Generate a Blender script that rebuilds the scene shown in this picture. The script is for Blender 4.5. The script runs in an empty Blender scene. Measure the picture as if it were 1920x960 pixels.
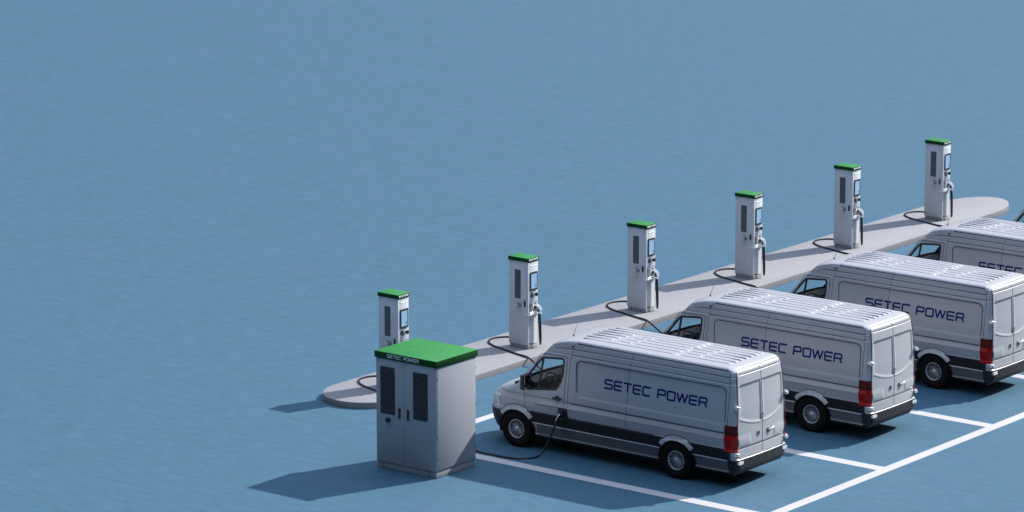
import bpy, bmesh, math, random
import numpy as np
from mathutils import Vector

random.seed(7)
SC = bpy.context.scene
COL = SC.collection
PI = math.pi
rad = math.radians

# ------------------------------------------------------------------ camera
F_PX, PITCH, YAW = 7290.367, 12.419, 37.707
cam_d = bpy.data.cameras.new("camera")
cam = bpy.data.objects.new("camera", cam_d)
COL.objects.link(cam)
cam.location = (56.281, -67.704, 22.638)
cam.rotation_euler = (rad(90 - PITCH), 0, rad(YAW))
cam_d.sensor_fit = 'HORIZONTAL'
cam_d.sensor_width = 36.0
cam_d.lens = 36.0 * F_PX / 1920.0
cam_d.clip_start = 1.0
cam_d.clip_end = 6000.0
SC.camera = cam

# ------------------------------------------------------------------ sky, sun, exposure
SUN_AZ, SUN_EL = 69.5, 39.5           # azimuth from +X towards +Y
sv = Vector((math.cos(rad(SUN_EL)) * math.cos(rad(SUN_AZ)),
             math.cos(rad(SUN_EL)) * math.sin(rad(SUN_AZ)), math.sin(rad(SUN_EL))))
world = bpy.data.worlds.new("World")
SC.world = world
world.use_nodes = True
wn = world.node_tree.nodes
wl = world.node_tree.links
wn.clear()
sky = wn.new('ShaderNodeTexSky')
sky.sky_type = 'NISHITA'
sky.sun_disc = False
sky.sun_elevation = rad(SUN_EL)
sky.sun_rotation = rad(90 - SUN_AZ)
sky.air_density = 1.0
sky.dust_density = 0.5
sky.ozone_density = 1.0
bg = wn.new('ShaderNodeBackground')
bg.inputs['Strength'].default_value = 0.15
wo = wn.new('ShaderNodeOutputWorld')
# zenith boost added to the sky: fills ground shadows, keeps upright sides darker
wtc = wn.new('ShaderNodeTexCoord')
wsep = wn.new('ShaderNodeSeparateXYZ')
wmr = wn.new('ShaderNodeMapRange')
wmr.inputs['From Min'].default_value = 0.0
wmr.inputs['From Max'].default_value = 1.0
wmr.inputs['To Min'].default_value = 0.03
wmr.inputs['To Max'].default_value = 5.3
wmx = wn.new('ShaderNodeMix')
wmx.data_type = 'RGBA'
wmx.blend_type = 'MULTIPLY'
wmx.inputs['Factor'].default_value = 1.0
wl.new(wtc.outputs['Generated'], wsep.inputs[0])
wpw = wn.new('ShaderNodeMath')
wpw.operation = 'POWER'
wpw.inputs[1].default_value = 5.0
wpw.use_clamp = True
wl.new(wsep.outputs['Z'], wpw.inputs[0])
wl.new(wpw.outputs[0], wmr.inputs['Value'])
whs = wn.new('ShaderNodeHueSaturation')
whs.inputs['Saturation'].default_value = 0.68
whs.inputs['Value'].default_value = 1.0
wl.new(sky.outputs[0], whs.inputs['Color'])
wl.new(whs.outputs[0], wmx.inputs[6])
wl.new(wmr.outputs[0], wmx.inputs[7])
wl.new(wmx.outputs[2], bg.inputs['Color'])
wl.new(bg.outputs[0], wo.inputs['Surface'])

sun_d = bpy.data.lights.new("sun", 'SUN')
sun_d.energy = 4.05
sun_d.angle = rad(0.9)
sun_d.color = (1.0, 0.955, 0.93)
sun = bpy.data.objects.new("sun", sun_d)
COL.objects.link(sun)
sun.rotation_euler = (-sv).to_track_quat('-Z', 'Y').to_euler()
sun.location = sv * 60

SC.view_settings.view_transform = 'Standard'
SC.view_settings.look = 'None'
SC.view_settings.exposure = 0.94
SC.view_settings.gamma = 1.0
SC.view_settings.use_curve_mapping = False
SC.render.engine = 'CYCLES'
SC.cycles.use_denoising = True
SC.cycles.max_bounces = 8
SC.cycles.transparent_max_bounces = 12


# ------------------------------------------------------------------ materials
def pbsdf(name, col, rough=0.5, metal=0.0, coat=0.0, spec=0.5, grain=0.0, grain_scale=120.0, bump=0.0):
    m = bpy.data.materials.new(name)
    m.use_nodes = True
    nt = m.node_tree
    b = nt.nodes['Principled BSDF']
    b.inputs['Base Color'].default_value = (*col, 1)
    b.inputs['Roughness'].default_value = rough
    b.inputs['Metallic'].default_value = metal
    b.inputs['Specular IOR Level'].default_value = spec
    if coat:
        b.inputs['Coat Weight'].default_value = coat
        b.inputs['Coat Roughness'].default_value = 0.12
    if grain or bump:
        tc = nt.nodes.new('ShaderNodeTexCoord')
        nz = nt.nodes.new('ShaderNodeTexNoise')
        nz.inputs['Scale'].default_value = grain_scale
        nz.inputs['Detail'].default_value = 3
        nt.links.new(tc.outputs['Object'], nz.inputs['Vector'])
        if grain:
            mr = nt.nodes.new('ShaderNodeMapRange')
            mr.inputs['From Min'].default_value = 0.3
            mr.inputs['From Max'].default_value = 0.7
            mr.inputs['To Min'].default_value = 1 - grain
            mr.inputs['To Max'].default_value = 1 + grain
            mx = nt.nodes.new('ShaderNodeMix')
            mx.data_type = 'RGBA'
            mx.blend_type = 'MULTIPLY'
            mx.inputs['Factor'].default_value = 1.0
            mx.inputs[6].default_value = (*col, 1)
            nt.links.new(nz.outputs['Fac'], mr.inputs['Value'])
            nt.links.new(mr.outputs['Result'], mx.inputs[7])
            nt.links.new(mx.outputs[2], b.inputs['Base Color'])
        if bump:
            bp = nt.nodes.new('ShaderNodeBump')
            bp.inputs['Strength'].default_value = bump
            bp.inputs['Distance'].default_value = 0.01
            nt.links.new(nz.outputs['Fac'], bp.inputs['Height'])
            nt.links.new(bp.outputs['Normal'], b.inputs['Normal'])
    return m


def emissive(name, col, strength):
    m = pbsdf(name, col, 0.25)
    b = m.node_tree.nodes['Principled BSDF']
    b.inputs['Emission Color'].default_value = (*col, 1)
    b.inputs['Emission Strength'].default_value = strength
    return m


def glass_mat(name, tint, gloss=0.9):
    m = bpy.data.materials.new(name)
    m.use_nodes = True
    nt = m.node_tree
    nt.nodes.clear()
    out = nt.nodes.new('ShaderNodeOutputMaterial')
    mix = nt.nodes.new('ShaderNodeMixShader')
    fr = nt.nodes.new('ShaderNodeFresnel')
    geo = nt.nodes.new('ShaderNodeNewGeometry')
    ior = nt.nodes.new('ShaderNodeMix')           # the pane is a single sheet: same reflection from both sides
    ior.inputs[2].default_value = 1.45
    ior.inputs[3].default_value = 1 / 1.45
    nt.links.new(geo.outputs['Backfacing'], ior.inputs[0])
    nt.links.new(ior.outputs[0], fr.inputs['IOR'])
    tr = nt.nodes.new('ShaderNodeBsdfTransparent')
    tr.inputs['Color'].default_value = (*tint, 1)
    gl = nt.nodes.new('ShaderNodeBsdfGlossy')
    gl.inputs['Roughness'].default_value = 0.02
    gl.inputs['Color'].default_value = (gloss, gloss, gloss, 1)
    mw = nt.nodes.new('ShaderNodeMath')           # coated, low-reflection pane
    mw.operation = 'MULTIPLY'
    mw.inputs[1].default_value = 0.45
    nt.links.new(fr.outputs[0], mw.inputs[0])
    nt.links.new(mw.outputs[0], mix.inputs[0])
    nt.links.new(tr.outputs[0], mix.inputs[1])
    nt.links.new(gl.outputs[0], mix.inputs[2])
    nt.links.new(mix.outputs[0], out.inputs['Surface'])
    return m


def ground_mat():
    m = bpy.data.materials.new("blue_ground")
    m.use_nodes = True
    nt = m.node_tree
    N, L = nt.nodes, nt.links
    b = N['Principled BSDF']
    tc = N.new('ShaderNodeTexCoord')
    mp = N.new('ShaderNodeMapping')          # streaks run about 18 degrees off the parking bays
    mp.inputs['Rotation'].default_value = (0, 0, rad(-13))
    mp.inputs['Scale'].default_value = (1.1, 3.0, 1.0)
    L.new(tc.outputs['Object'], mp.inputs['Vector'])
    n1 = N.new('ShaderNodeTexNoise')
    n1.inputs['Scale'].default_value = 1.7
    n1.inputs['Detail'].default_value = 4
    n1.inputs['Roughness'].default_value = 0.62
    n1.inputs['Distortion'].default_value = 0.3
    L.new(mp.outputs[0], n1.inputs['Vector'])
    n2 = N.new('ShaderNodeTexNoise')
    n2.inputs['Scale'].default_value = 0.34
    n2.inputs['Detail'].default_value = 3
    L.new(mp.outputs[0], n2.inputs['Vector'])
    n3 = N.new('ShaderNodeTexNoise')
    n3.inputs['Scale'].default_value = 60.0
    n3.inputs['Detail'].default_value = 2
    L.new(tc.outputs['Object'], n3.inputs['Vector'])
    r2 = N.new('ShaderNodeValToRGB')
    r2.color_ramp.elements[0].position = 0.34
    r2.color_ramp.elements[0].color = (0.0355, 0.0990, 0.139, 1)
    r2.color_ramp.elements[1].position = 0.68
    r2.color_ramp.elements[1].color = (0.0395, 0.0970, 0.149, 1)
    L.new(n2.outputs['Fac'], r2.inputs['Fac'])
    mr = N.new('ShaderNodeMapRange')
    mr.inputs['From Min'].default_value = 0.30
    mr.inputs['From Max'].default_value = 0.70
    mr.inputs['To Min'].default_value = 0.88
    mr.inputs['To Max'].default_value = 1.10
    L.new(n1.outputs['Fac'], mr.inputs['Value'])
    mr3 = N.new('ShaderNodeMapRange')
    mr3.inputs['From Min'].default_value = 0.30
    mr3.inputs['From Max'].default_value = 0.70
    mr3.inputs['To Min'].default_value = 0.96
    mr3.inputs['To Max'].default_value = 1.04
    L.new(n3.outputs['Fac'], mr3.inputs['Value'])
    mu = N.new('ShaderNodeMath')
    mu.operation = 'MULTIPLY'
    L.new(mr.outputs[0], mu.inputs[0])
    L.new(mr3.outputs[0], mu.inputs[1])
    mx = N.new('ShaderNodeMix')
    mx.data_type = 'RGBA'
    mx.blend_type = 'MULTIPLY'
    mx.inputs['Factor'].default_value = 1
    L.new(r2.outputs[0], mx.inputs[6])
    L.new(mu.outputs[0], mx.inputs[7])
    L.new(mx.outputs[2], b.inputs['Base Color'])
    bp = N.new('ShaderNodeBump')
    bp.inputs['Strength'].default_value = 0.25
    bp.inputs['Distance'].default_value = 0.02
    L.new(n1.outputs['Fac'], bp.inputs['Height'])
    L.new(bp.outputs[0], b.inputs['Normal'])
    b.inputs['Roughness'].default_value = 0.62
    b.inputs['Specular IOR Level'].default_value = 0.3
    return m


M = {}
M['ground'] = ground_mat()
M['line'] = pbsdf('road_marking_paint', (0.375, 0.37, 0.37), 0.6, grain=0.05, grain_scale=25)
M['concrete'] = pbsdf('pale_concrete', (0.193, 0.194, 0.197), 0.8, grain=0.05, grain_scale=9, bump=0.15)
M['powder'] = pbsdf('white_powder_coat', (0.60, 0.615, 0.64), 0.42, grain=0.035, grain_scale=90)
M['cab_powder'] = pbsdf('blue_grey_powder_coat', (0.31, 0.33, 0.36), 0.42, grain=0.035, grain_scale=90)
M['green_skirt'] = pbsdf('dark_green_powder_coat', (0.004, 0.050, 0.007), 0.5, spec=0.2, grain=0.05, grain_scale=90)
M['plinth'] = pbsdf('plinth_paint', (0.30, 0.31, 0.32), 0.5)
M['green'] = pbsdf('green_powder_coat', (0.025, 0.183, 0.042), 0.45, grain=0.05, grain_scale=90)
M['black'] = pbsdf('black_plastic', (0.012, 0.012, 0.014), 0.45)
M['gap'] = pbsdf('seam_and_crease_shade', (0.02, 0.024, 0.03), 0.7)  # dark joints; also stands in for shade along the van's pressed creases
M['vent'] = pbsdf('vent_black', (0.008, 0.009, 0.011), 0.6)
M['vent_grey'] = pbsdf('vent_grey', (0.06, 0.068, 0.076), 0.6)
M['slat'] = pbsdf('vent_slat', (0.055, 0.063, 0.078), 0.5)
M['slat_pale'] = pbsdf('vent_slat_grey', (0.14, 0.155, 0.17), 0.5)
M['rubber'] = pbsdf('cable_rubber', (0.010, 0.010, 0.011), 0.32)
M['tyre'] = pbsdf('tyre_rubber', (0.006, 0.006, 0.007), 0.8, spec=0.15)
M['chrome'] = pbsdf('bright_alloy', (0.72, 0.73, 0.75), 0.28, metal=0.9)
M['alloy'] = pbsdf('painted_alloy', (0.42, 0.44, 0.47), 0.32, metal=0.4)
M['paint'] = pbsdf('silver_white_paint', (0.39, 0.395, 0.41), 0.38, metal=0.12, coat=0.25, grain=0.03, grain_scale=60)
M['trim'] = pbsdf('side_cladding_plastic', (0.012, 0.013, 0.015), 0.6, spec=0.25)
M['gutter'] = pbsdf('roof_gutter_strip', (0.07, 0.075, 0.085), 0.6)
M['sill'] = pbsdf('sill_paint_with_shade', (0.11, 0.112, 0.118), 0.45)  # darker than the body: shade low on the van side put into colour
M['bumper'] = pbsdf('bumper_plastic', (0.018, 0.020, 0.025), 0.55, spec=0.3)
M['blue_letter'] = pbsdf('navy_vinyl', (0.002, 0.012, 0.13), 0.5, spec=0.2)
M['white_letter'] = pbsdf('white_vinyl', (0.82, 0.84, 0.86), 0.5)
M['red'] = pbsdf('red_lamp_lens', (0.30, 0.003, 0.003), 0.3, spec=0.25)
M['red_dark'] = pbsdf('dark_red_lens', (0.09, 0.002, 0.002), 0.3, spec=0.25)
M['lamp'] = pbsdf('headlamp_lens', (0.55, 0.57, 0.56), 0.12, coat=0.6)
M['glass'] = glass_mat('window_glass', (0.95, 0.97, 0.98))
M['mirror'] = pbsdf('mirror_glass', (0.8, 0.85, 0.9), 0.03, metal=1.0)
M['cabin'] = pbsdf('cabin_plastic', (0.006, 0.006, 0.007), 0.55, spec=0.25)
M['dash'] = pbsdf('dashboard_vinyl', (0.012, 0.012, 0.014), 0.42, spec=0.35)
M['seat'] = pbsdf('seat_fabric', (0.025, 0.025, 0.027), 0.85, spec=0.2)
M['screen'] = emissive('screen_glow', (0.24, 0.42, 0.60), 0.10)
M['screen_navy'] = pbsdf('screen_button_navy', (0.01, 0.02, 0.2), 0.4)
M['screen_grey'] = pbsdf('screen_text_grey', (0.25, 0.33, 0.42), 0.4)
M['screen_green'] = pbsdf('screen_mark_green', (0.05, 0.4, 0.15), 0.4)
M['screen_red'] = pbsdf('screen_mark_red', (0.5, 0.05, 0.06), 0.4)
M['led'] = emissive('status_strip', (0.80, 0.95, 0.86), 0.3)
M['led_rim'] = pbsdf('status_rim', (0.03, 0.16, 0.08), 0.4)
M['holder'] = pbsdf('holster_white', (0.88, 0.89, 0.90), 0.25, coat=0.4)
M['steel'] = pbsdf('holster_steel', (0.35, 0.33, 0.31), 0.35, metal=0.6)


# ------------------------------------------------------------------ mesh helpers
class MB:
    def __init__(s):
        s.v, s.f, s.m, s.s = [], [], [], []

    def add(s, verts, faces, mat=0, smooth=False):
        o = len(s.v)
        s.v += [tuple(p) for p in verts]
        for f in faces:
            s.f.append([i + o for i in f])
            s.m.append(mat)
            s.s.append(smooth)

    def box(s, a, b, mat=0, bev=0.0, seg=2):
        x0, y0, z0 = [min(a[i], b[i]) for i in range(3)]
        x1, y1, z1 = [max(a[i], b[i]) for i in range(3)]
        bm = bmesh.new()
        bmesh.ops.create_cube(bm, size=1)
        for v in bm.verts:
            v.co = Vector(((x0 + x1) / 2 + v.co.x * (x1 - x0), (y0 + y1) / 2 + v.co.y * (y1 - y0),
                           (z0 + z1) / 2 + v.co.z * (z1 - z0)))
        if bev > 0:
            bev = min(bev, 0.45 * min(x1 - x0, y1 - y0, z1 - z0))
            bmesh.ops.bevel(bm, geom=bm.edges[:], offset=bev, segments=seg, affect='EDGES', profile=0.5)
        bm.verts.index_update()
        s.add([v.co for v in bm.verts], [[v.index for v in f.verts] for f in bm.faces], mat, bev > 0)
        bm.free()

    def prism(s, poly, mp, h0, h1, mat=0):
        """closed prism over a 2D outline; mp(a, b, h) -> xyz"""
        n = len(poly)
        vs = [mp(a, b, h0) for a, b in poly] + [mp(a, b, h1) for a, b in poly]
        fs = [list(range(n))[::-1], list(range(n, 2 * n))]
        fs += [[i, (i + 1) % n, n + (i + 1) % n, n + i] for i in range(n)]
        s.add(vs, fs, mat)

    def tube(s, path, r, n=10, mat=0, caps=True):
        path = [Vector(p) for p in path]
        rr = r if isinstance(r, (list, tuple)) else [r] * len(path)
        vs, fs = [], []
        t0 = (path[1] - path[0]).normalized()
        up = Vector((0, 0, 1)) if abs(t0.z) < 0.9 else Vector((1, 0, 0))
        nrm = t0.cross(up).normalized()
        for i, p in enumerate(path):
            a = path[max(0, i - 1)]
            c = path[min(len(path) - 1, i + 1)]
            t = (c - a).normalized()
            nrm = (nrm - t * nrm.dot(t)).normalized()
            b = t.cross(nrm)
            for k in range(n):
                w = 2 * PI * k / n
                vs.append(p + (nrm * math.cos(w) + b * math.sin(w)) * rr[i])
        for i in range(len(path) - 1):
            for k in range(n):
                k2 = (k + 1) % n
                fs.append([i * n + k, i * n + k2, (i + 1) * n + k2, (i + 1) * n + k])
        if caps:
            fs.append(list(range(n))[::-1])
            fs.append([(len(path) - 1) * n + k for k in range(n)])
        s.add(vs, fs, mat, True)

    def cyl(s, p0, p1, r, n=20, mat=0):
        s.tube([p0, p1], r, n, mat)

    def lathe_y(s, prof, c, n=40, mat=0, closed=False):
        """revolve (y, r) around an axis along Y through c"""
        vs, fs = [], []
        for y, r in prof:
            for k in range(n):
                w = 2 * PI * k / n
                vs.append((c[0] + r * math.cos(w), c[1] + y, c[2] + r * math.sin(w)))
        m = len(prof)
        rng = range(m) if closed else range(m - 1)
        for i in rng:
            j = (i + 1) % m
            for k in range(n):
                k2 = (k + 1) % n
                fs.append([i * n + k, j * n + k, j * n + k2, i * n + k2])
        s.add(vs, fs, mat, True)

    def ribbon(s, pts, width, mp, h0, h1, mat=0, closed=False, step=0.03):
        """a flat strip along a 2D polyline, laid on a surface by mp(a, b, h)"""
        P = [np.array(p, float) for p in pts]
        if closed:
            P.append(P[0])
        Q = [P[0]]
        for a, b in zip(P[:-1], P[1:]):
            d = np.hypot(*(b - a))
            k = max(1, int(math.ceil(d / step)))
            for i in range(1, k + 1):
                Q.append(a + (b - a) * i / k)
        if closed:
            Q = Q[:-1]
        n = len(Q)
        Lft, Rgt = [], []
        for i in range(n):
            a = Q[(i - 1) % n] if (closed or i > 0) else Q[i]
            c = Q[(i + 1) % n] if (closed or i < n - 1) else Q[i]
            t1 = Q[i] - a
            t2 = c - Q[i]
            l1, l2 = np.hypot(*t1), np.hypot(*t2)
            t1 = t1 / l1 if l1 > 1e-9 else t2 / l2
            t2 = t2 / l2 if l2 > 1e-9 else t1
            n1 = np.array([-t1[1], t1[0]])
            n2 = np.array([-t2[1], t2[0]])
            nn = n1 + n2
            nn = nn / max(1e-6, np.hypot(*nn))
            k = min(2.0, 1 / max(0.4, nn @ n1))
            Lft.append(Q[i] + nn * width / 2 * k)
            Rgt.append(Q[i] - nn * width / 2 * k)
        vs = []
        for l, r in zip(Lft, Rgt):
            vs += [mp(l[0], l[1], h0), mp(l[0], l[1], h1), mp(r[0], r[1], h1), mp(r[0], r[1], h0)]
        fs = []
        for i in range(n if closed else n - 1):
            a, b = 4 * i, 4 * ((i + 1) % n)
            for e in range(3):
                fs.append([a + e, a + e + 1, b + e + 1, b + e])
        if not closed:
            fs.append([0, 1, 2, 3])
            e = 4 * (n - 1)
            fs.append([e + 3, e + 2, e + 1, e])
        s.add(vs, fs, mat)

    def build(s, name, mats, parent=None, loc=None, recalc=True, sharp=35):
        me = bpy.data.meshes.new(name)
        me.from_pydata(s.v, [], s.f)
        mats = mats if isinstance(mats, (list, tuple)) else [mats]
        for m in mats:
            me.materials.append(m)
        me.polygons.foreach_set('material_index', s.m)
        me.polygons.foreach_set('use_smooth', s.s)
        if recalc:
            bm = bmesh.new()
            bm.from_mesh(me)
            bmesh.ops.recalc_face_normals(bm, faces=bm.faces)
            bm.to_mesh(me)
            bm.free()
        me.update()
        if any(s.s):
            me.set_sharp_from_angle(angle=rad(sharp))
        return link(name, me, parent, loc)


def link(name, me, parent=None, loc=None):
    o = bpy.data.objects.new(name, me)
    COL.objects.link(o)
    if parent is not None:
        o.parent = parent
    if loc is not None:
        o.location = loc
    return o


def empty(name, loc=(0, 0, 0)):
    o = bpy.data.objects.new(name, None)
    o.empty_display_size = 0.3
    COL.objects.link(o)
    o.location = loc
    return o


def tag(o, label=None, cat=None, group=None, kind=None):
    if label:
        o['label'] = label
    if cat:
        o['category'] = cat
    if group:
        o['group'] = group
    if kind:
        o['kind'] = kind
    return o


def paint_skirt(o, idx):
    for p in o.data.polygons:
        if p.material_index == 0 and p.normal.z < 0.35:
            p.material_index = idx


def copy_tree(o, parent=None):
    c = o.copy()
    COL.objects.link(c)
    if parent is not None:
        c.parent = parent
    for ch in list(o.children):
        copy_tree(ch, c)
    return c


def rrect(x0, y0, x1, y1, r, n=5):
    pts = []
    for cx, cy, a0 in ((x1 - r, y1 - r, 0), (x0 + r, y1 - r, 90), (x0 + r, y0 + r, 180), (x1 - r, y0 + r, 270)):
        for i in range(n + 1):
            a = rad(a0 + 90 * i / n)
            pts.append((cx + r * math.cos(a), cy + r * math.sin(a)))
    return pts


def fillet(pts, r, n=4, closed=False):
    out = []
    m = len(pts)
    for i, p in enumerate(pts):
        if not closed and i in (0, m - 1):
            out.append(p)
            continue
        p = np.array(p, float)
        a = np.array(pts[i - 1], float) - p
        b = np.array(pts[(i + 1) % m], float) - p
        la, lb = np.hypot(*a), np.hypot(*b)
        k = min(r, la * 0.49, lb * 0.49)
        s, e = p + a / la * k, p + b / lb * k
        for j in range(n + 1):
            t = j / n
            out.append(tuple((1 - t) ** 2 * s + 2 * t * (1 - t) * p + t * t * e))
    return out


def spline(pts, n=8):
    P = [Vector(p) for p in pts]
    P = [P[0] * 2 - P[1]] + P + [P[-1] * 2 - P[-2]]
    out = []
    for i in range(1, len(P) - 2):
        p0, p1, p2, p3 = P[i - 1:i + 3]
        for j in range(n):
            t = j / n
            out.append(0.5 * ((2 * p1) + (p2 - p0) * t + (2 * p0 - 5 * p1 + 4 * p2 - p3) * t * t
                              + (3 * p1 - p0 - 3 * p2 + p3) * t ** 3))
    out.append(P[-2].copy())
    return out


# squared letter strokes, unit cell 1 wide 1 high
GLYPH = {
    'S': [[(1.02, 1), (0, 1), (0, .5), (.96, .5), (.96, 0), (-.06, 0)]],
    'E': [[(1.02, 1), (0, 1), (0, 0), (.96, 0)], [(0, .5), (.98, .5)]],
    'T': [[(-.05, 1), (1.02, 1)], [(.5, 1), (.5, -.06)]],
    'C': [[(1.02, 1), (0, 1), (0, 0), (.96, 0)]],
    'P': [[(0, -.06), (0, 1), (.96, 1), (.96, .44), (0, .44)]],
    'O': [[(0, 0), (0, 1), (.98, 1), (.98, 0), 'closed']],
    'W': [[(-.02, 1.05), (.32, 0), (.66, 1), (1.0, 0), (1.34, 1.05)]],
    'R': [[(0, -.06), (0, 1), (.96, 1), (.96, .46), (0, .46)], [(.74, .46), (.98, -.08)]],
}
ADV = {'W': 1.62, ' ': 0.72}


def text_strokes(text, x0, x1, base, height, slant=0.06):
    adv = [ADV.get(c, 1.26) for c in text]
    total = sum(adv) - 0.26
    cw = (x1 - x0) / total
    x = x0
    w = 0
    out = []
    for c, a in zip(text, adv):
        w += c == ' '
        for st in GLYPH.get(c, []):
            closed = st[-1] == 'closed'
            pts = [p for p in st if p != 'closed']
            rr = 0.10 if c == 'W' else 0.2
            q = [(x + px * cw + slant * py * height, base + py * height) for px, py in pts]
            out.append((fillet(q, rr * height, 4, closed), closed, w))
        x += a * cw
    return out


def lettering(text, x0, x1, base, height, stroke, mp, h, mat, name, parent):
    words = [MB() for _ in text.split()]
    for k, (pts, closed, w) in enumerate(text_strokes(text, x0, x1, base, height)):
        words[w].ribbon(pts, stroke, mp, 0.0, h + 0.0003 * (k % 3), 0, closed, step=height)
    for mb in words:
        mb.build(name, mat, parent)


# ------------------------------------------------------------------ setting: ground, markings, island
g = MB()
g.add([(-2500, -2500, 0), (2500, -2500, 0), (2500, 2500, 0), (-2500, 2500, 0)], [[0, 1, 2, 3]])
tag(g.build('ground', M['ground'], recalc=False), kind='structure')

ml = MB()


def sheet(x0, y0, x1, y1, z=0.004):
    ml.add([(x0, y0, z), (x1, y0, z), (x1, y1, z), (x0, y1, z)], [[0, 1, 2, 3]])


XB0, XB1, XF0, XF1 = 12.847, 13.112, 3.29, 3.545
sheet(XB0, -3.165, XB1, 26.0)
sheet(XF0, -3.165, XF1, 26.0)
for y0, y1 in ((-3.165, -2.852), (1.392, 1.705), (5.954, 6.267), (10.323, 10.636), (15.75, 16.06), (20.8, 21.11)):
    sheet(XF1, y0, XB0, y1)
tag(ml.build('parking_markings', M['line'], recalc=False), kind='structure')

isl = MB()
IX0, IX1, IY0, IY1 = -0.93, 1.13, -0.52, 25.9
R = (IX1 - IX0) / 2
CXI = (IX0 + IX1) / 2
outl = []
for i in range(41):
    a = PI + PI * i / 40
    outl.append((CXI + R * math.cos(a), IY0 + 1.03 * R * math.sin(a)))
for i in range(41):
    a = PI * i / 40
    outl.append((CXI + R * math.cos(a), IY1 + 1.9 * R * math.sin(a)))
n = len(outl)
bev = 0.015
cxy = np.array(outl).mean(axis=0)


def inset(p, d):
    c = (CXI, min(max(p[1], IY0), IY1))
    l = math.hypot(p[0] - c[0], p[1] - c[1])
    return (c[0] + (p[0] - c[0]) * (l - d) / l, c[1] + (p[1] - c[1]) * (l - d) / l)


rings = [[(*p, 0.0) for p in outl], [(*p, 0.15 - bev) for p in outl], [(*inset(p, bev * .3), 0.15 - bev * .3) for p in outl],
         [(*inset(p, bev), 0.15) for p in outl]]
vs = sum(rings, [])
fs = []
for k in range(3):
    for i in range(n):
        j = (i + 1) % n
        fs.append([k * n + i, k * n + j, (k + 1) * n + j, (k + 1) * n + i])
fs.append([3 * n + i for i in range(n)])
isl.add(vs, fs, 0, True)
tag(isl.build('pavement_island', M['concrete'], sharp=50), kind='structure')


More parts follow.
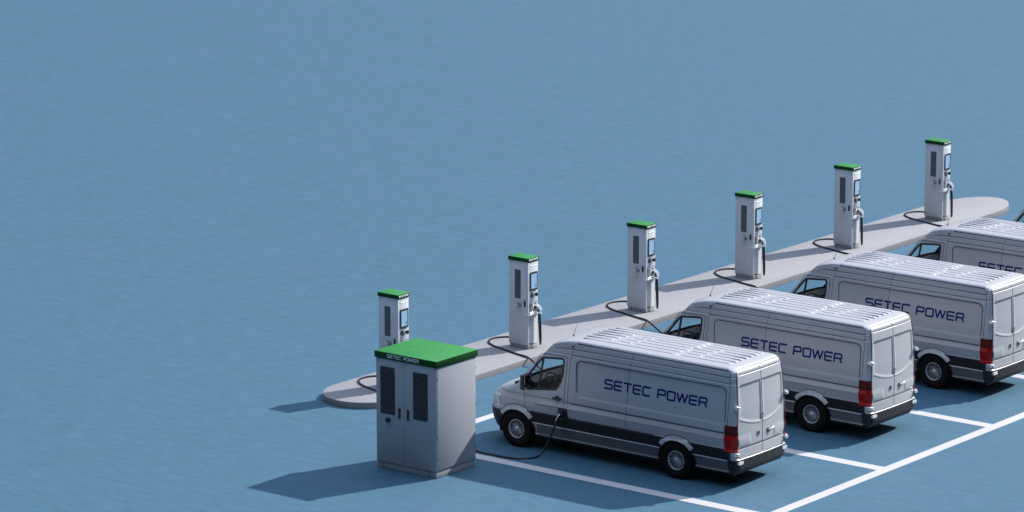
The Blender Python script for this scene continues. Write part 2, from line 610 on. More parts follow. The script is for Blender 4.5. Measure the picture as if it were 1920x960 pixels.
# ------------------------------------------------------------------ charging station
def make_charger():
    root = empty('charging_station')
    pl = MB()
    pl.box((0.024, 0.035, 0), (0.590, 0.395, 0.097), 0, 0.006)
    for x in (0.133, 0.424):
        pl.box((x - 0.003, 0.032, 0.012), (x + 0.003, 0.036, 0.09), 1)
    pl.build('plinth', [M['plinth'], M['gap']], root)
    bd = MB()
    bd.box((0.0, 0.02, 0.097), (0.50, 0.41, 2.165), 0, 0.010)
    # front column: cheeks, head panel, shelf band
    bd.box((0.495, 0.02, 0.097), (0.592, 0.062, 2.165), 0, 0.010)
    bd.box((0.495, 0.375, 0.097), (0.585, 0.41, 1.115), 0, 0.010)
    bd.box((0.495, 0.055, 1.115), (0.590, 0.41, 2.165), 0, 0.008)
    bd.box((0.495, 0.21, 0.87), (0.588, 0.262, 1.125), 0, 0.006)
    bd.box((0.587, 0.03, 1.148), (0.5925, 0.40, 1.154), 1)
    for x, z in ((0.505, 2.018), (0.505, 1.715), (0.506, 0.543), (0.506, 0.245), (0.049, 0.155)):
        bd.cyl((x, 0.0165, z), (x, 0.024, z), 0.008, 10, 1)
    # concave lower front panel
    prof = []
    for i in range(25):
        t = i / 24
        prof.append((0.062 + t * 0.325, 0.585 - 0.085 * math.sin(min(1, t * 1.9) * PI) ** 1.4 + 0.012 * math.sin(t * PI)))
    vs = [(x, y, 0.115) for y, x in prof] + [(x, y, 0.845) for y, x in prof]
    bd.add(vs, [[i, i + 1, 26 + i, 25 + i] for i in range(24)], 0, True)
    bd.build('cabinet_body', [M['powder'], M['gap']], root)
    tp = MB()
    tp.box((-0.013, 0.0, 2.165), (0.608, 0.430, 2.262), 0, 0.008)
    top = tp.build('top_cover', [M['green'], M['green_skirt']], root)
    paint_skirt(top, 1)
    lettering('SETEC POWER', 0.04, 0.385, 2.200, 0.030, 0.009, lambda a, b, h: (0.608 + h, a, b), 0.003,
              M['white_letter'], 'lettering', top)
    vt = MB()
    vt.prism(rrect(0.184, 1.24, 0.362, 1.952, 0.015), lambda a, b, h: (a, 0.02 - h, b), -0.004, 0.003, 2)
    for i in range(23):
        z = 1.258 + i * 0.0302
        vt.add([(0.190, 0.0165, z), (0.356, 0.0165, z), (0.356, 0.010, z + 0.016), (0.190, 0.010, z + 0.016),
                (0.190, 0.0165, z + 0.018), (0.356, 0.0165, z + 0.018)], [[0, 1, 2, 3], [3, 2, 5, 4]], 1)
    vt.build('side_vent', [M['vent'], M['slat_pale'], M['vent_grey']], root)
    # half-round rain hood over the side cable gland
    hd = MB()
    c = (0.31, 0.02, 1.055)
    nn = 18
    arcs = []
    for y, r in ((0.02, 0.086), (-0.06, 0.086), (-0.125, 0.084), (-0.132, 0.078)):
        arcs.append([(c[0] + r * math.cos(PI * i / nn), y, c[2] + r * math.sin(PI * i / nn)) for i in range(nn + 1)])
    vs = sum(arcs, [])
    fs = []
    for k in range(3):
        for i in range(nn):
            a = k * (nn + 1) + i
            fs.append([a, a + 1, a + nn + 2, a + nn + 1])
    vs.append((c[0], -0.132, c[2]))
    fs += [[3 * (nn + 1) + i, 3 * (nn + 1) + i + 1, len(vs) - 1] for i in range(nn)]
    hd.add(vs, fs[:3 * nn], 1, True)
    hd.add(vs, fs[3 * nn:], 0, False)
    hd.box((0.226, -0.125, 1.047), (0.394, 0.02, 1.054), 1)
    hd.build('rain_hood', [M['powder'], M['steel']], root, recalc=True)
    hn = MB()
    hn.box((0.475, -0.012, 1.05), (0.512, 0.021, 1.205), 0, 0.010)
    hn.box((0.470, 0.005, 1.10), (0.517, 0.021, 1.155), 0, 0.006)
    hn.build('door_handle', M['black'], root)
    dp = MB()
    dp.prism(rrect(0.084, 1.445, 0.378, 1.898, 0.02), lambda a, b, h: (0.590 + h, a, b), -0.004, 0.016)
    dsp = dp.build('display', M['black'], root)
    sc = MB()
    sx = lambda a, b, h: (0.606 + h, a, b)
    sc.prism([(0.124, 1.490), (0.339, 1.490), (0.339, 1.852), (0.124, 1.852)], sx, -0.003, 0.0025, 0)
    for (a0, b0, a1, b1, m) in ((0.26, 1.560, 0.32, 1.582, 1), (0.26, 1.512, 0.285, 1.535, 3), (0.298, 1.512, 0.322, 1.535, 4),
                                (0.295, 1.700, 0.315, 1.712, 3), (0.20, 1.66, 0.30, 1.668, 2), (0.17, 1.83, 0.29, 1.838, 2),
                                (0.22, 1.79, 0.26, 1.797, 2), (0.30, 1.79, 0.32, 1.797, 2), (0.13, 1.75, 0.17, 1.756, 2),
                                (0.30, 1.745, 0.325, 1.752, 2), (0.135, 1.605, 0.155, 1.612, 2), (0.20, 1.60, 0.23, 1.607, 2)):
        sc.prism([(a0, b0), (a1, b0), (a1, b1), (a0, b1)], sx, 0.002, 0.0045, m)
    sc.build('screen', [M['screen'], M['screen_navy'], M['screen_grey'], M['screen_green'], M['screen_red']], dsp)
    ld = MB()
    ld.prism(rrect(0.100, 2.040, 0.358, 2.080, 0.014), lambda a, b, h: (0.590 + h, a, b), -0.003, 0.004, 0)
    ld.prism(rrect(0.108, 2.047, 0.350, 2.073, 0.010), lambda a, b, h: (0.590 + h, a, b), 0.003, 0.007, 1)
    ld.build('status_light', [M['led_rim'], M['led']], root)
    rd = MB()
    rd.box((0.586, 0.112, 1.280), (0.604, 0.218, 1.395), 0, 0.006)
    rd.box((0.603, 0.135, 1.345), (0.6055, 0.195, 1.375), 1)
    rd.cyl((0.603, 0.165, 1.312), (0.606, 0.165, 1.312), 0.012, 12, 1)
    rd.build('card_reader', [M['black'], M['slat']], root)
    eb = MB()
    eb.cyl((0.588, 0.300, 1.335), (0.615, 0.300, 1.335), 0.030, 18)
    eb.tube([(0.612, 0.300, 1.335), (0.632, 0.300, 1.335), (0.650, 0.300, 1.335), (0.658, 0.300, 1.335)], [0.036, 0.046, 0.046, 0.032], 20)
    eb.build('emergency_button', M['black'], root)
    ho = MB()
    for y0, y1 in ((0.068, 0.208), (0.264, 0.378)):
        ho.box((0.49, y0, 0.875), (0.506, y1, 1.115), 0)                     # dark back of the pocket
        ho.add([(0.507, y0 + 0.012, 0.88), (0.56, y0 + 0.03, 0.88), (0.56, y1 - 0.03, 0.88), (0.507, y1 - 0.012, 0.88),
                (0.507, y0 + 0.02, 1.02), (0.507, y1 - 0.02, 1.02)], [[0, 1, 2, 3], [0, 4, 5, 3], [1, 2, 5, 4]], 1, True)
    ho.box((0.50, 0.014, 0.838), (0.632, 0.412, 0.872), 2, 0.010)               # shelf
    for y in (0.075, 0.155, 0.245, 0.335):
        ho.tube([(0.60, y, 0.868), (0.615, y, 0.895), (0.628, y, 0.905), (0.635, y, 0.90)], [0.030, 0.032, 0.026, 0.012], 12, 2)
    ho.build('holster', [M['vent'], M['steel'], M['holder']], root)
    for y, lift in ((0.300, 0.0), (0.355, 0.02)):
        pg = MB()
        pth = spline([(0.53, y - 0.03, 1.03 + lift), (0.60, y, 1.055 + lift), (0.68, y + 0.02, 1.01 + lift), (0.72, y + 0.03, 0.93 + lift),
                      (0.70, y + 0.02, 0.87)], 6)
        pg.tube(pth, 0.013, 10, 0)
        pth2 = spline([(0.56, y - 0.02, 1.0 + lift), (0.62, y, 0.985 + lift), (0.66, y + 0.01, 0.93), (0.685, y + 0.02, 0.87)], 5)
        pg.tube(pth2, 0.014, 10, 1)
        pg.tube([(0.64, y + 0.01, 0.86), (0.715, y + 0.025, 0.875)], 0.018, 10, 0)
        pg.build('plug', [M['holder'], M['black']], root)
    hc = MB()
    p = spline([(0.665, 0.335, 0.88), (0.668, 0.345, 0.70), (0.672, 0.362, 0.42), (0.676, 0.378, 0.16), (0.68, 0.392, 0.075),
                (0.684, 0.408, 0.16), (0.684, 0.404, 0.42), (0.682, 0.386, 0.70), (0.676, 0.362, 0.88)], 6)
    hc.tube(p, 0.019, 10)
    hc.build('hanging_cable', M['rubber'], root)
    return root


CH_Y = [0.0, 4.951, 9.827, 14.628, 19.354, 24.009]
CH_LABEL = [
    "slim white charging station half hidden behind the wide green-topped cabinet",
    "white charging station with green top standing just left of the nearest van's windscreen",
    "white charging station with green top rising directly above the nearest van's roof",
    "white charging station with green top rising directly above the second van's roof",
    "white charging station with green top rising directly above the third van's roof",
    "white charging station with green top at the far rounded end of the island"]
ch0 = make_charger()
chargers = []
for k in range(6):
    o = ch0 if k == 0 else copy_tree(ch0)
    o.location = (0, CH_Y[k], 0.15)
    tag(o, CH_LABEL[k], 'charging station', 'white charging stations along the island')
    chargers.append(o)


# ------------------------------------------------------------------ power cabinet
def make_cabinet():
    root = empty('power_cabinet', (4.075, -5.038, 0))
    b = MB()
    b.box((0.045, 0.045, 0), (1.675, 1.39, 0.15), 0, 0.012)
    for x in (0.192, 1.468):
        b.box((x - 0.004, 0.041, 0.02), (x + 0.004, 0.046, 0.14), 1)
        for z in (0.04, 0.12):
            b.cyl((x + 0.012, 0.039, z), (x + 0.012, 0.046, z), 0.008, 8, 1)
    b.build('plinth', [M['plinth'], M['gap']], root)
    b = MB()
    b.box((0.03, 0.034, 0.152), (1.691, 1.40, 2.462), 0, 0.018, 3)
    b.box((1.690, 0.075, 0.175), (1.697, 1.375, 2.445), 0, 0.003)
    for z in (0.45, 0.9, 1.4, 2.2):
        for y in (0.066, 1.380):
            b.box((1.689, y - 0.003, z - 0.03), (1.6985, y + 0.003, z + 0.03), 1)
    b.build('cabinet_body', [M['cab_powder'], M['gap']], root)
    for x0, x1, v0, v1, hx in ((0.036, 0.806, 0.152, 0.558, 0.690), (0.814, 1.672, 1.061, 1.466, 0.923)):
        d = MB()
        d.box((x0, 0.018, 0.158), (x1, 0.036, 2.455), 0, 0.004)
        for (x, z) in ((x0 + .64, 2.25), (x0 + .64, 1.95), (x0 + .64, .6), (x0 + .64, .3), (x1 - .12, .95), (x1 - .12, .78),
                       (x0 + .06, .3), (v0 - .02, 1.5), (v0 - .02, 1.8), (v1 + .02, 2.1), (v1 + .02, 1.5)):
            if x0 + .02 < x < x1 - .02:
                d.cyl((x, 0.0155, z), (x, 0.02, z), 0.007, 8, 1)
        door = d.build('door', [M['cab_powder'], M['gap']], root)
        v = MB()
        v.prism(rrect(v0, 1.237, v1, 2.288, 0.03), lambda a, c, h: (a, 0.018 - h, c), -0.004, 0.003, 0)
        for i in range(27):
            z = 1.262 + i * 0.0381
            v.add([(v0 + .012, 0.0145, z), (v1 - .012, 0.0145, z), (v1 - .012, 0.0045, z + .010), (v0 + .012, 0.0045, z + .010),
                   (v0 + .012, 0.0145, z + .016), (v1 - .012, 0.0145, z + .016)], [[0, 1, 2, 3], [3, 2, 5, 4]], 1)
        v.build('vent', [M['vent'], M['slat']], door)
        h = MB()
        h.box((hx - 0.024, -0.014, 1.19), (hx + 0.024, 0.0175, 1.42), 0, 0.012)
        h.box((hx - 0.032, 0.003, 1.335), (hx + 0.032, 0.0175, 1.405), 0, 0.006)
        h.build('handle', M['black'], door)
    k = MB()
    k.cyl((0.388, 0.0175, 1.116), (0.388, -0.01, 1.116), 0.040, 18)
    k.tube([(0.388, -0.008, 1.116), (0.388, -0.035, 1.116), (0.388, -0.055, 1.116), (0.388, -0.062, 1.116)], [0.045, 0.055, 0.052, 0.035], 20)
    k.box((0.378, -0.055, 1.06), (0.392, -0.02, 1.08), 0, 0.003)
    k.build('rotary_switch', M['black'], root)
    t = MB()
    t.box((0.0, 0.0, 2.462), (1.721, 1.433, 2.611), 0, 0.010)
    for x, y in ((0.433, 0.718), (1.253, 0.742)):
        t.cyl((x, y, 2.609), (x, y, 2.618), 0.014, 12, 1)
    top = t.build('top_cover', [M['green'], M['gap'], M['green_skirt']], root)
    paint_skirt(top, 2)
    lettering('SETEC POWER', 0.365, 1.225, 2.503, 0.070, 0.0105, lambda a, c, h: (a, -h, c), 0.003, M['white_letter'], 'lettering', top)
    tag(root, "wide pale double-door power cabinet with green lid and louvred vents on blue ground",
        'power cabinet')
    return root


make_cabinet()

# ------------------------------------------------------------------ van body as one measured surface grid
# local axes: x rearwards from the rear hub, y across (left side is -y), z up
ZH = [(.33, .880), (.355, .925), (.375, .928), (.395, .908), (.60, .958), (.612, .972), (.622, .972), (.635, .968), (.86, .992), (.872, .966),
      (.885, .955), (.95, .970), (1.075, .996), (1.09, 1.004), (1.185, .974), (1.20, .960), (1.222, .960), (1.245, .985), (1.35, .986),
      (1.6, .980), (1.9, .966), (2.2, .942), (2.280, .934), (2.295, .914), (2.31, .925), (2.415, .914), (2.43, .895), (2.445, .904), (2.50, .895),
      (2.545, .882), (2.58, .862), (2.605, .832), (2.622, .79), (2.634, .70), (2.644, .55), (2.652, .35), (2.656, .15), (2.657, .02)]
UF = [(.33, -5.12, .5), (.40, -5.26, .6), (.55, -5.33, .66), (.78, -5.345, .66), (.80, -5.30, .64), (1.0, -5.285, .62), (1.10, -5.25, .62),
      (1.20, -5.13, .60), (1.28, -4.98, .58), (1.36, -4.79, .55), (1.43, -4.60, .50), (1.48, -4.48, .36), (1.52, -4.42, .28), (1.665, -4.28, .24),
      (2.40, -3.56, .20), (2.48, -3.46, .20), (2.53, -3.36, .24), (2.575, -3.22, .30), (2.605, -3.06, .34), (2.622, -2.90, .34),
      (2.634, -2.75, .34), (2.644, -2.5, .34), (2.652, -2.2, .3), (2.656, -1.8, .3), (2.657, -1.5, .2)]
UR = [(.33, 1.50), (.40, 1.58), (.45, 1.60), (.63, 1.605), (.652, 1.60), (.664, 1.565), (1.2, 1.56), (1.7, 1.55), (2.2, 1.52), (2.45, 1.49),
      (2.53, 1.465), (2.575, 1.43), (2.605, 1.38), (2.622, 1.32), (2.634, 1.22), (2.644, 1.05), (2.652, .8), (2.656, .4), (2.657, .2)]
HUBS = (0.0, -4.325)
HUB_Z = 0.41


def terp(tab, col):
    zs = np.array([t[0] for t in tab])
    ys = np.array([t[col] for t in tab])
    return lambda z: np.interp(z, zs, ys)


hw_z, uf_z, lf_z, ur_z = terp(ZH, 1), terp(UF, 1), terp(UF, 2), terp(UR, 1)


def sstep(x):
    x = np.clip(x, 0, 1)
    return x * x * (3 - 2 * x)


def sd_rrect(u, z, x0, z0, x1, z1, r):
    cx, cz, hx, hz = (x0 + x1) / 2, (z0 + z1) / 2, (x1 - x0) / 2 - r, (z1 - z0) / 2 - r
    dx, dz = np.abs(u - cx) - hx, np.abs(z - cz) - hz
    return np.hypot(np.maximum(dx, 0), np.maximum(dz, 0)) + np.minimum(np.maximum(dx, dz), 0) - r


def d_side(u, z):
    d = 0.017 * sstep(-sd_rrect(u, z, -2.70, 1.395, 1.275, 2.215, 0.14) / 0.026)
    # fade of the bright shoulder towards the front wheel: door crease only
    k = sstep((u + 3.4) / -0.55) * (u < -3.2)
    d = d + k * 0.014 * np.exp(-((z - 1.10) / 0.06) ** 2)
    # door window sits in a shallow frame
    return d


def d_rear(y, z):
    zb = 1.36 + 0.19 * (np.abs(y) / 0.85) ** 2
    e = np.minimum(np.minimum(z - zb, 2.26 - z), np.minimum(0.80 - np.abs(y), np.abs(y) - 0.035) + 0.0)
    d = 0.016 * sstep(e / 0.035)
    d = d + 0.012 * np.exp(-((z - 2.47) / 0.014) ** 2)
    d = d + 0.012 * np.exp(-((z - 0.885) / 0.016) ** 2)
    sh = sstep((np.abs(y) - 0.42) / 0.06) * np.where(y < 0, 1, 1)
    d = d + sh * 0.016 * np.clip(1 - (z - 1.07) / 0.10, 0, 1) * (z > 1.07) * 0 - sh * 0.014 * np.clip((1.17 - z) / 0.10, 0, 1) * (z > 0.98)
    d = d - sh * 0.014 * np.clip((z - 0.90) / 0.08, 0, 1) * (z <= 0.98)
    return d


zl = sorted(set([t[0] for t in ZH] + [t[0] for t in UF] + [t[0] for t in UR] + [0.79, 0.82, 1.40, 0.655]
                + [round(.40 + .025 * i, 4) for i in range(86)] + [2.458, 2.464, 2.476, 2.482, .873, .885, .897]))
zz = [zl[0]]
for z in zl[1:]:
    if z - zz[-1] > 0.0005:
        zz.append(z)
ZL = np.array(zz)
NZ = len(ZL)
nF, nS, nC, nR = 30, 230, 8, 46
colt = ['f'] * (nF + 1) + ['s'] * nS + ['c'] * nC + ['r'] * nR
HALF = len(colt)
GX = np.zeros((NZ, HALF))
GY = np.zeros((NZ, HALF))
for i, z in enumerate(ZL):
    hw, uf, lf, ur = hw_z(z), uf_z(z), lf_z(z), ur_z(z)
    rc = min(0.12, hw * 0.5)
    xs, ys = [], []
    e = 2 / 2.5
    for t in np.linspace(0, PI / 2, nF + 1):
        ys.append(hw * math.sin(t) ** e)
        xs.append(uf + lf * (1 - max(0.0, math.cos(t)) ** e))
    u0, u1 = uf + lf, ur - 0.03 - rc
    for k in range(1, nS + 1):
        u = u0 + (u1 - u0) * k / nS
        xs.append(u)
        ys.append(hw - float(d_side(u, z)))
    y_end = hw - rc
    for k in range(1, nC + 1):
        t = PI / 2 * k / nC
        xs.append(u1 + rc * math.sin(t))
        ys.append(y_end + rc * math.cos(t))
    for k in range(1, nR + 1):
        y = y_end * (1 - k / nR)
        u = u1 + rc + 0.03 * (1 - (y / max(y_end, 1e-3)) ** 2)
        xs.append(u - float(d_rear(-y, z)) * (0.66 < z < 2.6))
        ys.append(y)
    GX[i], GY[i] = xs, ys
# full loop: left half then mirrored right half
LX = np.concatenate([GX, GX[:, -2:0:-1]], axis=1)
LY = np.concatenate([-GY, GY[:, -2:0:-1]], axis=1)
ctype = np.array(colt + colt[-2:0:-1])
NC = LX.shape[1]
V = np.stack([LX, LY, np.repeat(ZL[:, None], NC, 1)], axis=2).reshape(-1, 3)
ii, jj = np.meshgrid(np.arange(NZ - 1), np.arange(NC), indexing='ij')
j2 = (jj + 1) % NC
FQ = np.stack([ii * NC + jj, ii * NC + j2, (ii + 1) * NC + j2, (ii + 1) * NC + jj], axis=2).reshape(-1, 4)
fn = np.cross(V[FQ[:, 2]] - V[FQ[:, 0]], V[FQ[:, 3]] - V[FQ[:, 1]])
VN = np.zeros_like(V)
for k in range(4):
    np.add.at(VN, FQ[:, k], fn)
VN /= np.maximum(1e-12, np.linalg.norm(VN, axis=1))[:, None]
FC = V[FQ].mean(axis=1)
if np.sum(VN[:, 1] * V[:, 1]) < 0:
    VN = -VN
    FQ = FQ[:, ::-1]
jf = jj.reshape(-1)
# face column type: by its first column
ct1, ct2 = ctype[jf], ctype[(jf + 1) % NC]
front = (ct1 == 'f') & (ct2 == 'f')
rear = (ct1 == 'r') | (ct2 == 'r')
corner = ((ct1 == 'c') | (ct2 == 'c')) & ~rear
side = ~(front | rear | corner)
cx, cy, cz = FC[:, 0], FC[:, 1], FC[:, 2]
fi = ii.reshape(-1)
zlo, zhi = ZL[fi], ZL[fi + 1]
left = cy < 0


def in_poly(px, py, poly):
    r = np.zeros(len(px), bool)
    n = len(poly)
    for a in range(n):
        x1, y1 = poly[a]
        x2, y2 = poly[(a + 1) % n]
        c = ((y1 > py) != (y2 > py))
        with np.errstate(divide='ignore', invalid='ignore'):
            xi = (x2 - x1) * (py - y1) / (y2 - y1) + x1
        r ^= c & (px < xi)
    return r


WIN = fillet([(-3.62, 2.135), (-3.27, 2.168), (-3.03, 2.185), (-3.045, 1.86), (-3.10, 1.66), (-3.22, 1.475), (-3.50, 1.44), (-4.05, 1.365),
              (-4.10, 1.55)], 0.06, 4, True)
DOOR = fillet([(-3.66, 2.225), (-2.93, 2.245), (-2.955, 1.9), (-3.02, 1.10), (-3.05, .385), (-3.79, .375), (-3.84, .56), (-3.98, .80),
               (-4.10, .97), (-4.11, 1.40)], 0.05, 4, True)
SCREEN = [(-.86, 1.53), (.86, 1.53), (.79, 2.0), (.70, 2.42), (-.70, 2.42), (-.79, 2.0)]

is_win = (side | front) & in_poly(cx, cz, WIN) & (np.abs(cy) > 0.80)
is_screen = front & in_poly(cy, cz, SCREEN) & ~is_win
is_arch = np.zeros(len(cx), bool)
for h in HUBS:
    is_arch |= side & (np.hypot(cx - h, cz - HUB_Z) < 0.465)
is_arch |= front & (np.hypot(cx - HUBS[1], cz - HUB_Z) < 0.465) & (np.abs(cy) > 0.9)
hole = is_win | is_screen | is_arch
is_door = (side | front) & in_poly(cx, cz, DOOR) & (np.abs(cy) > 0.8) & ~hole
is_trim = side & (zlo >= .634) & (zhi <= .8725) & (cx > -4.72) & (cx < 1.335) & ~is_arch
jl = np.where(jf < HALF, jf, NC - 1 - jf)           # mirrored column index
is_tail = (zlo >= .8195) & (zhi <= 1.4005) & (jl >= nF + nS - 6) & (jl < nF + nS + nC - 1)
is_rb = ((rear | corner) & (zhi <= .6645)) | ((side | corner) & (zhi <= .8205) & (cx > 1.325)) & (jl >= nF + nS - 8)
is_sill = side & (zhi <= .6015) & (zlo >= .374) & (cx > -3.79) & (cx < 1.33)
is_fb = (zhi <= .7905) & (front | (side & (cx < -4.70))) & ~is_arch
is_rdoor = rear & (zlo >= .664) & (zhi <= 2.585) & (np.abs(cy) < 0.90)
tdeg = np.degrees(np.arcsin(np.clip((np.abs(cy) / hw_z(cz)) ** (2.5 / 2), 0, 1)))
is_head = front & (cz > .84) & (cz < 1.16) & (tdeg > 52) & (tdeg < 80) & (cz > 1.16 - (tdeg - 50) * 0.0115 - 0.04)
is_grille = front & (cz > .82) & (cz < 1.08) & (tdeg < 48)
used = hole.copy()


def patch(name, mask, mat, parent, off=0.0, flip=False, mats=None, midx=None):
    f = FQ[mask]
    ids, inv = np.unique(f.reshape(-1), return_inverse=True)
    nv = VN[ids]
    vv = V[ids] + nv * off
    f = inv.reshape(-1, 4)
    if flip:
        f = f[:, ::-1]
        nv = -nv
    me = bpy.data.meshes.new(name)
    me.from_pydata(vv.tolist(), [], f.tolist())
    for m in (mats or [mat]):
        me.materials.append(m)
    me.polygons.foreach_set('use_smooth', [True] * len(f))
    if midx is not None:
        me.polygons.foreach_set('material_index', midx)
    me.update()
    me.normals_split_custom_set_from_vertices(nv.tolist())
    return link(name, me, parent)


def side_map(sgn):
    def mp(u, z, h):
        return (u, sgn * (float(hw_z(z)) - float(d_side(u, z)) + h), z)
    return mp


def rear_map(y, z, h):
    hw = float(hw_z(z))
    rc = min(.12, hw * .5)
    ye = max(hw - rc, 1e-3)
    return (float(ur_z(z)) - .03 + .03 * (1 - (y / ye) ** 2) - float(d_rear(y, z)) + h, y, z)


def roof_z(y):
    a = abs(y)
    zs = np.array([t[0] for t in ZH[-9:]])
    hs = np.array([t[1] for t in ZH[-9:]])
    return float(np.interp(a, hs[::-1], zs[::-1]))


def make_wheel(root, hx, sgn):
    yc = sgn * 0.855            # centre plane of the tyre
    c = (hx, yc, HUB_Z)
    w = MB()                    # brake drum and hub carrier
    w.lathe_y([(-.08, .02), (-.08, .19), (.06, .19), (.06, .02)], c, 28)
    wheel = w.build('wheel', M['tyre'], root)
    t = MB()
    R0 = 0.404
    prof = [(-.105, .215), (-.125, .235), (-.136, .29), (-.138, .335), (-.130, .375), (-.112, R0 - .008), (-.08, R0), (0, R0 + .002), (.08, R0),
            (.112, R0 - .008), (.130, .375), (.138, .335), (.136, .29), (.125, .235), (.105, .215)]
    t.lathe_y(prof, c, 56)
    nb = 44
    for k in range(nb):          # tread blocks on both shoulders
        for sg in (-1, 1):
            a0 = 2 * PI * (k + (0.5 if sg > 0 else 0)) / nb
            da = 2 * PI / nb * 0.30
            ring = []
            for (yy, rr) in ((sg * .132, .372), (sg * .120, R0 + .006), (sg * .03, R0 + .010)):
                for a in (a0 - da, a0 + da):
                    ring.append((c[0] + rr * math.cos(a), c[1] + yy, c[2] + rr * math.sin(a)))
            ring += [(c[0] + .365 * math.cos(a), c[1] + sg * .115, c[2] + .365 * math.sin(a)) for a in (a0 - da, a0 + da)]
            t.add(ring, [[0, 1, 3, 2], [2, 3, 5, 4], [0, 2, 6], [1, 3, 7], [0, 1, 7, 6]], 0)
    t.build('tyre', M['tyre'], wheel)
    r = MB()
    o = sgn * 0.118              # outer face of the rim
    r.lathe_y([(sgn * .06, .205), (o, .217), (o + sgn * .010, .212), (o + sgn * .008, .200), (o - sgn * .02, .188), (sgn * .03, .186)], c, 48, 0)
    r.lathe_y([(sgn * .03, .19), (sgn * .03, .001)], c, 36, 1)     # dark dish behind the spokes
    r.lathe_y([(o - sgn * .05, .062), (o - sgn * .012, .058), (o + sgn * .004, .040), (o + sgn * .010, .001)], c, 24, 0)
    ns = 16
    for k in range(ns):
        a = 2 * PI * k / ns
        for da in (-.24, .24):
            p0 = (c[0] + .052 * math.cos(a), c[1] + o - sgn * .016, c[2] + .052 * math.sin(a))
            p1 = (c[0] + .130 * math.cos(a + da * .45), c[1] + o - sgn * .020, c[2] + .130 * math.sin(a + da * .45))
            p2 = (c[0] + .200 * math.cos(a + da), c[1] + o - sgn * .010, c[2] + .200 * math.sin(a + da))
            r.tube([p0, p1, p2], .0046, 5, 0, False)
    for k in range(6):
        a = 2 * PI * k / 6
        r.cyl((c[0] + .03 * math.cos(a), c[1] + o, c[2] + .03 * math.sin(a)), (c[0] + .03 * math.cos(a), c[1] + o + sgn * .010, c[2] + .03 * math.sin(a)), .006, 8, 0)
    r.build('rim', [M['alloy'], M['vent']], wheel)


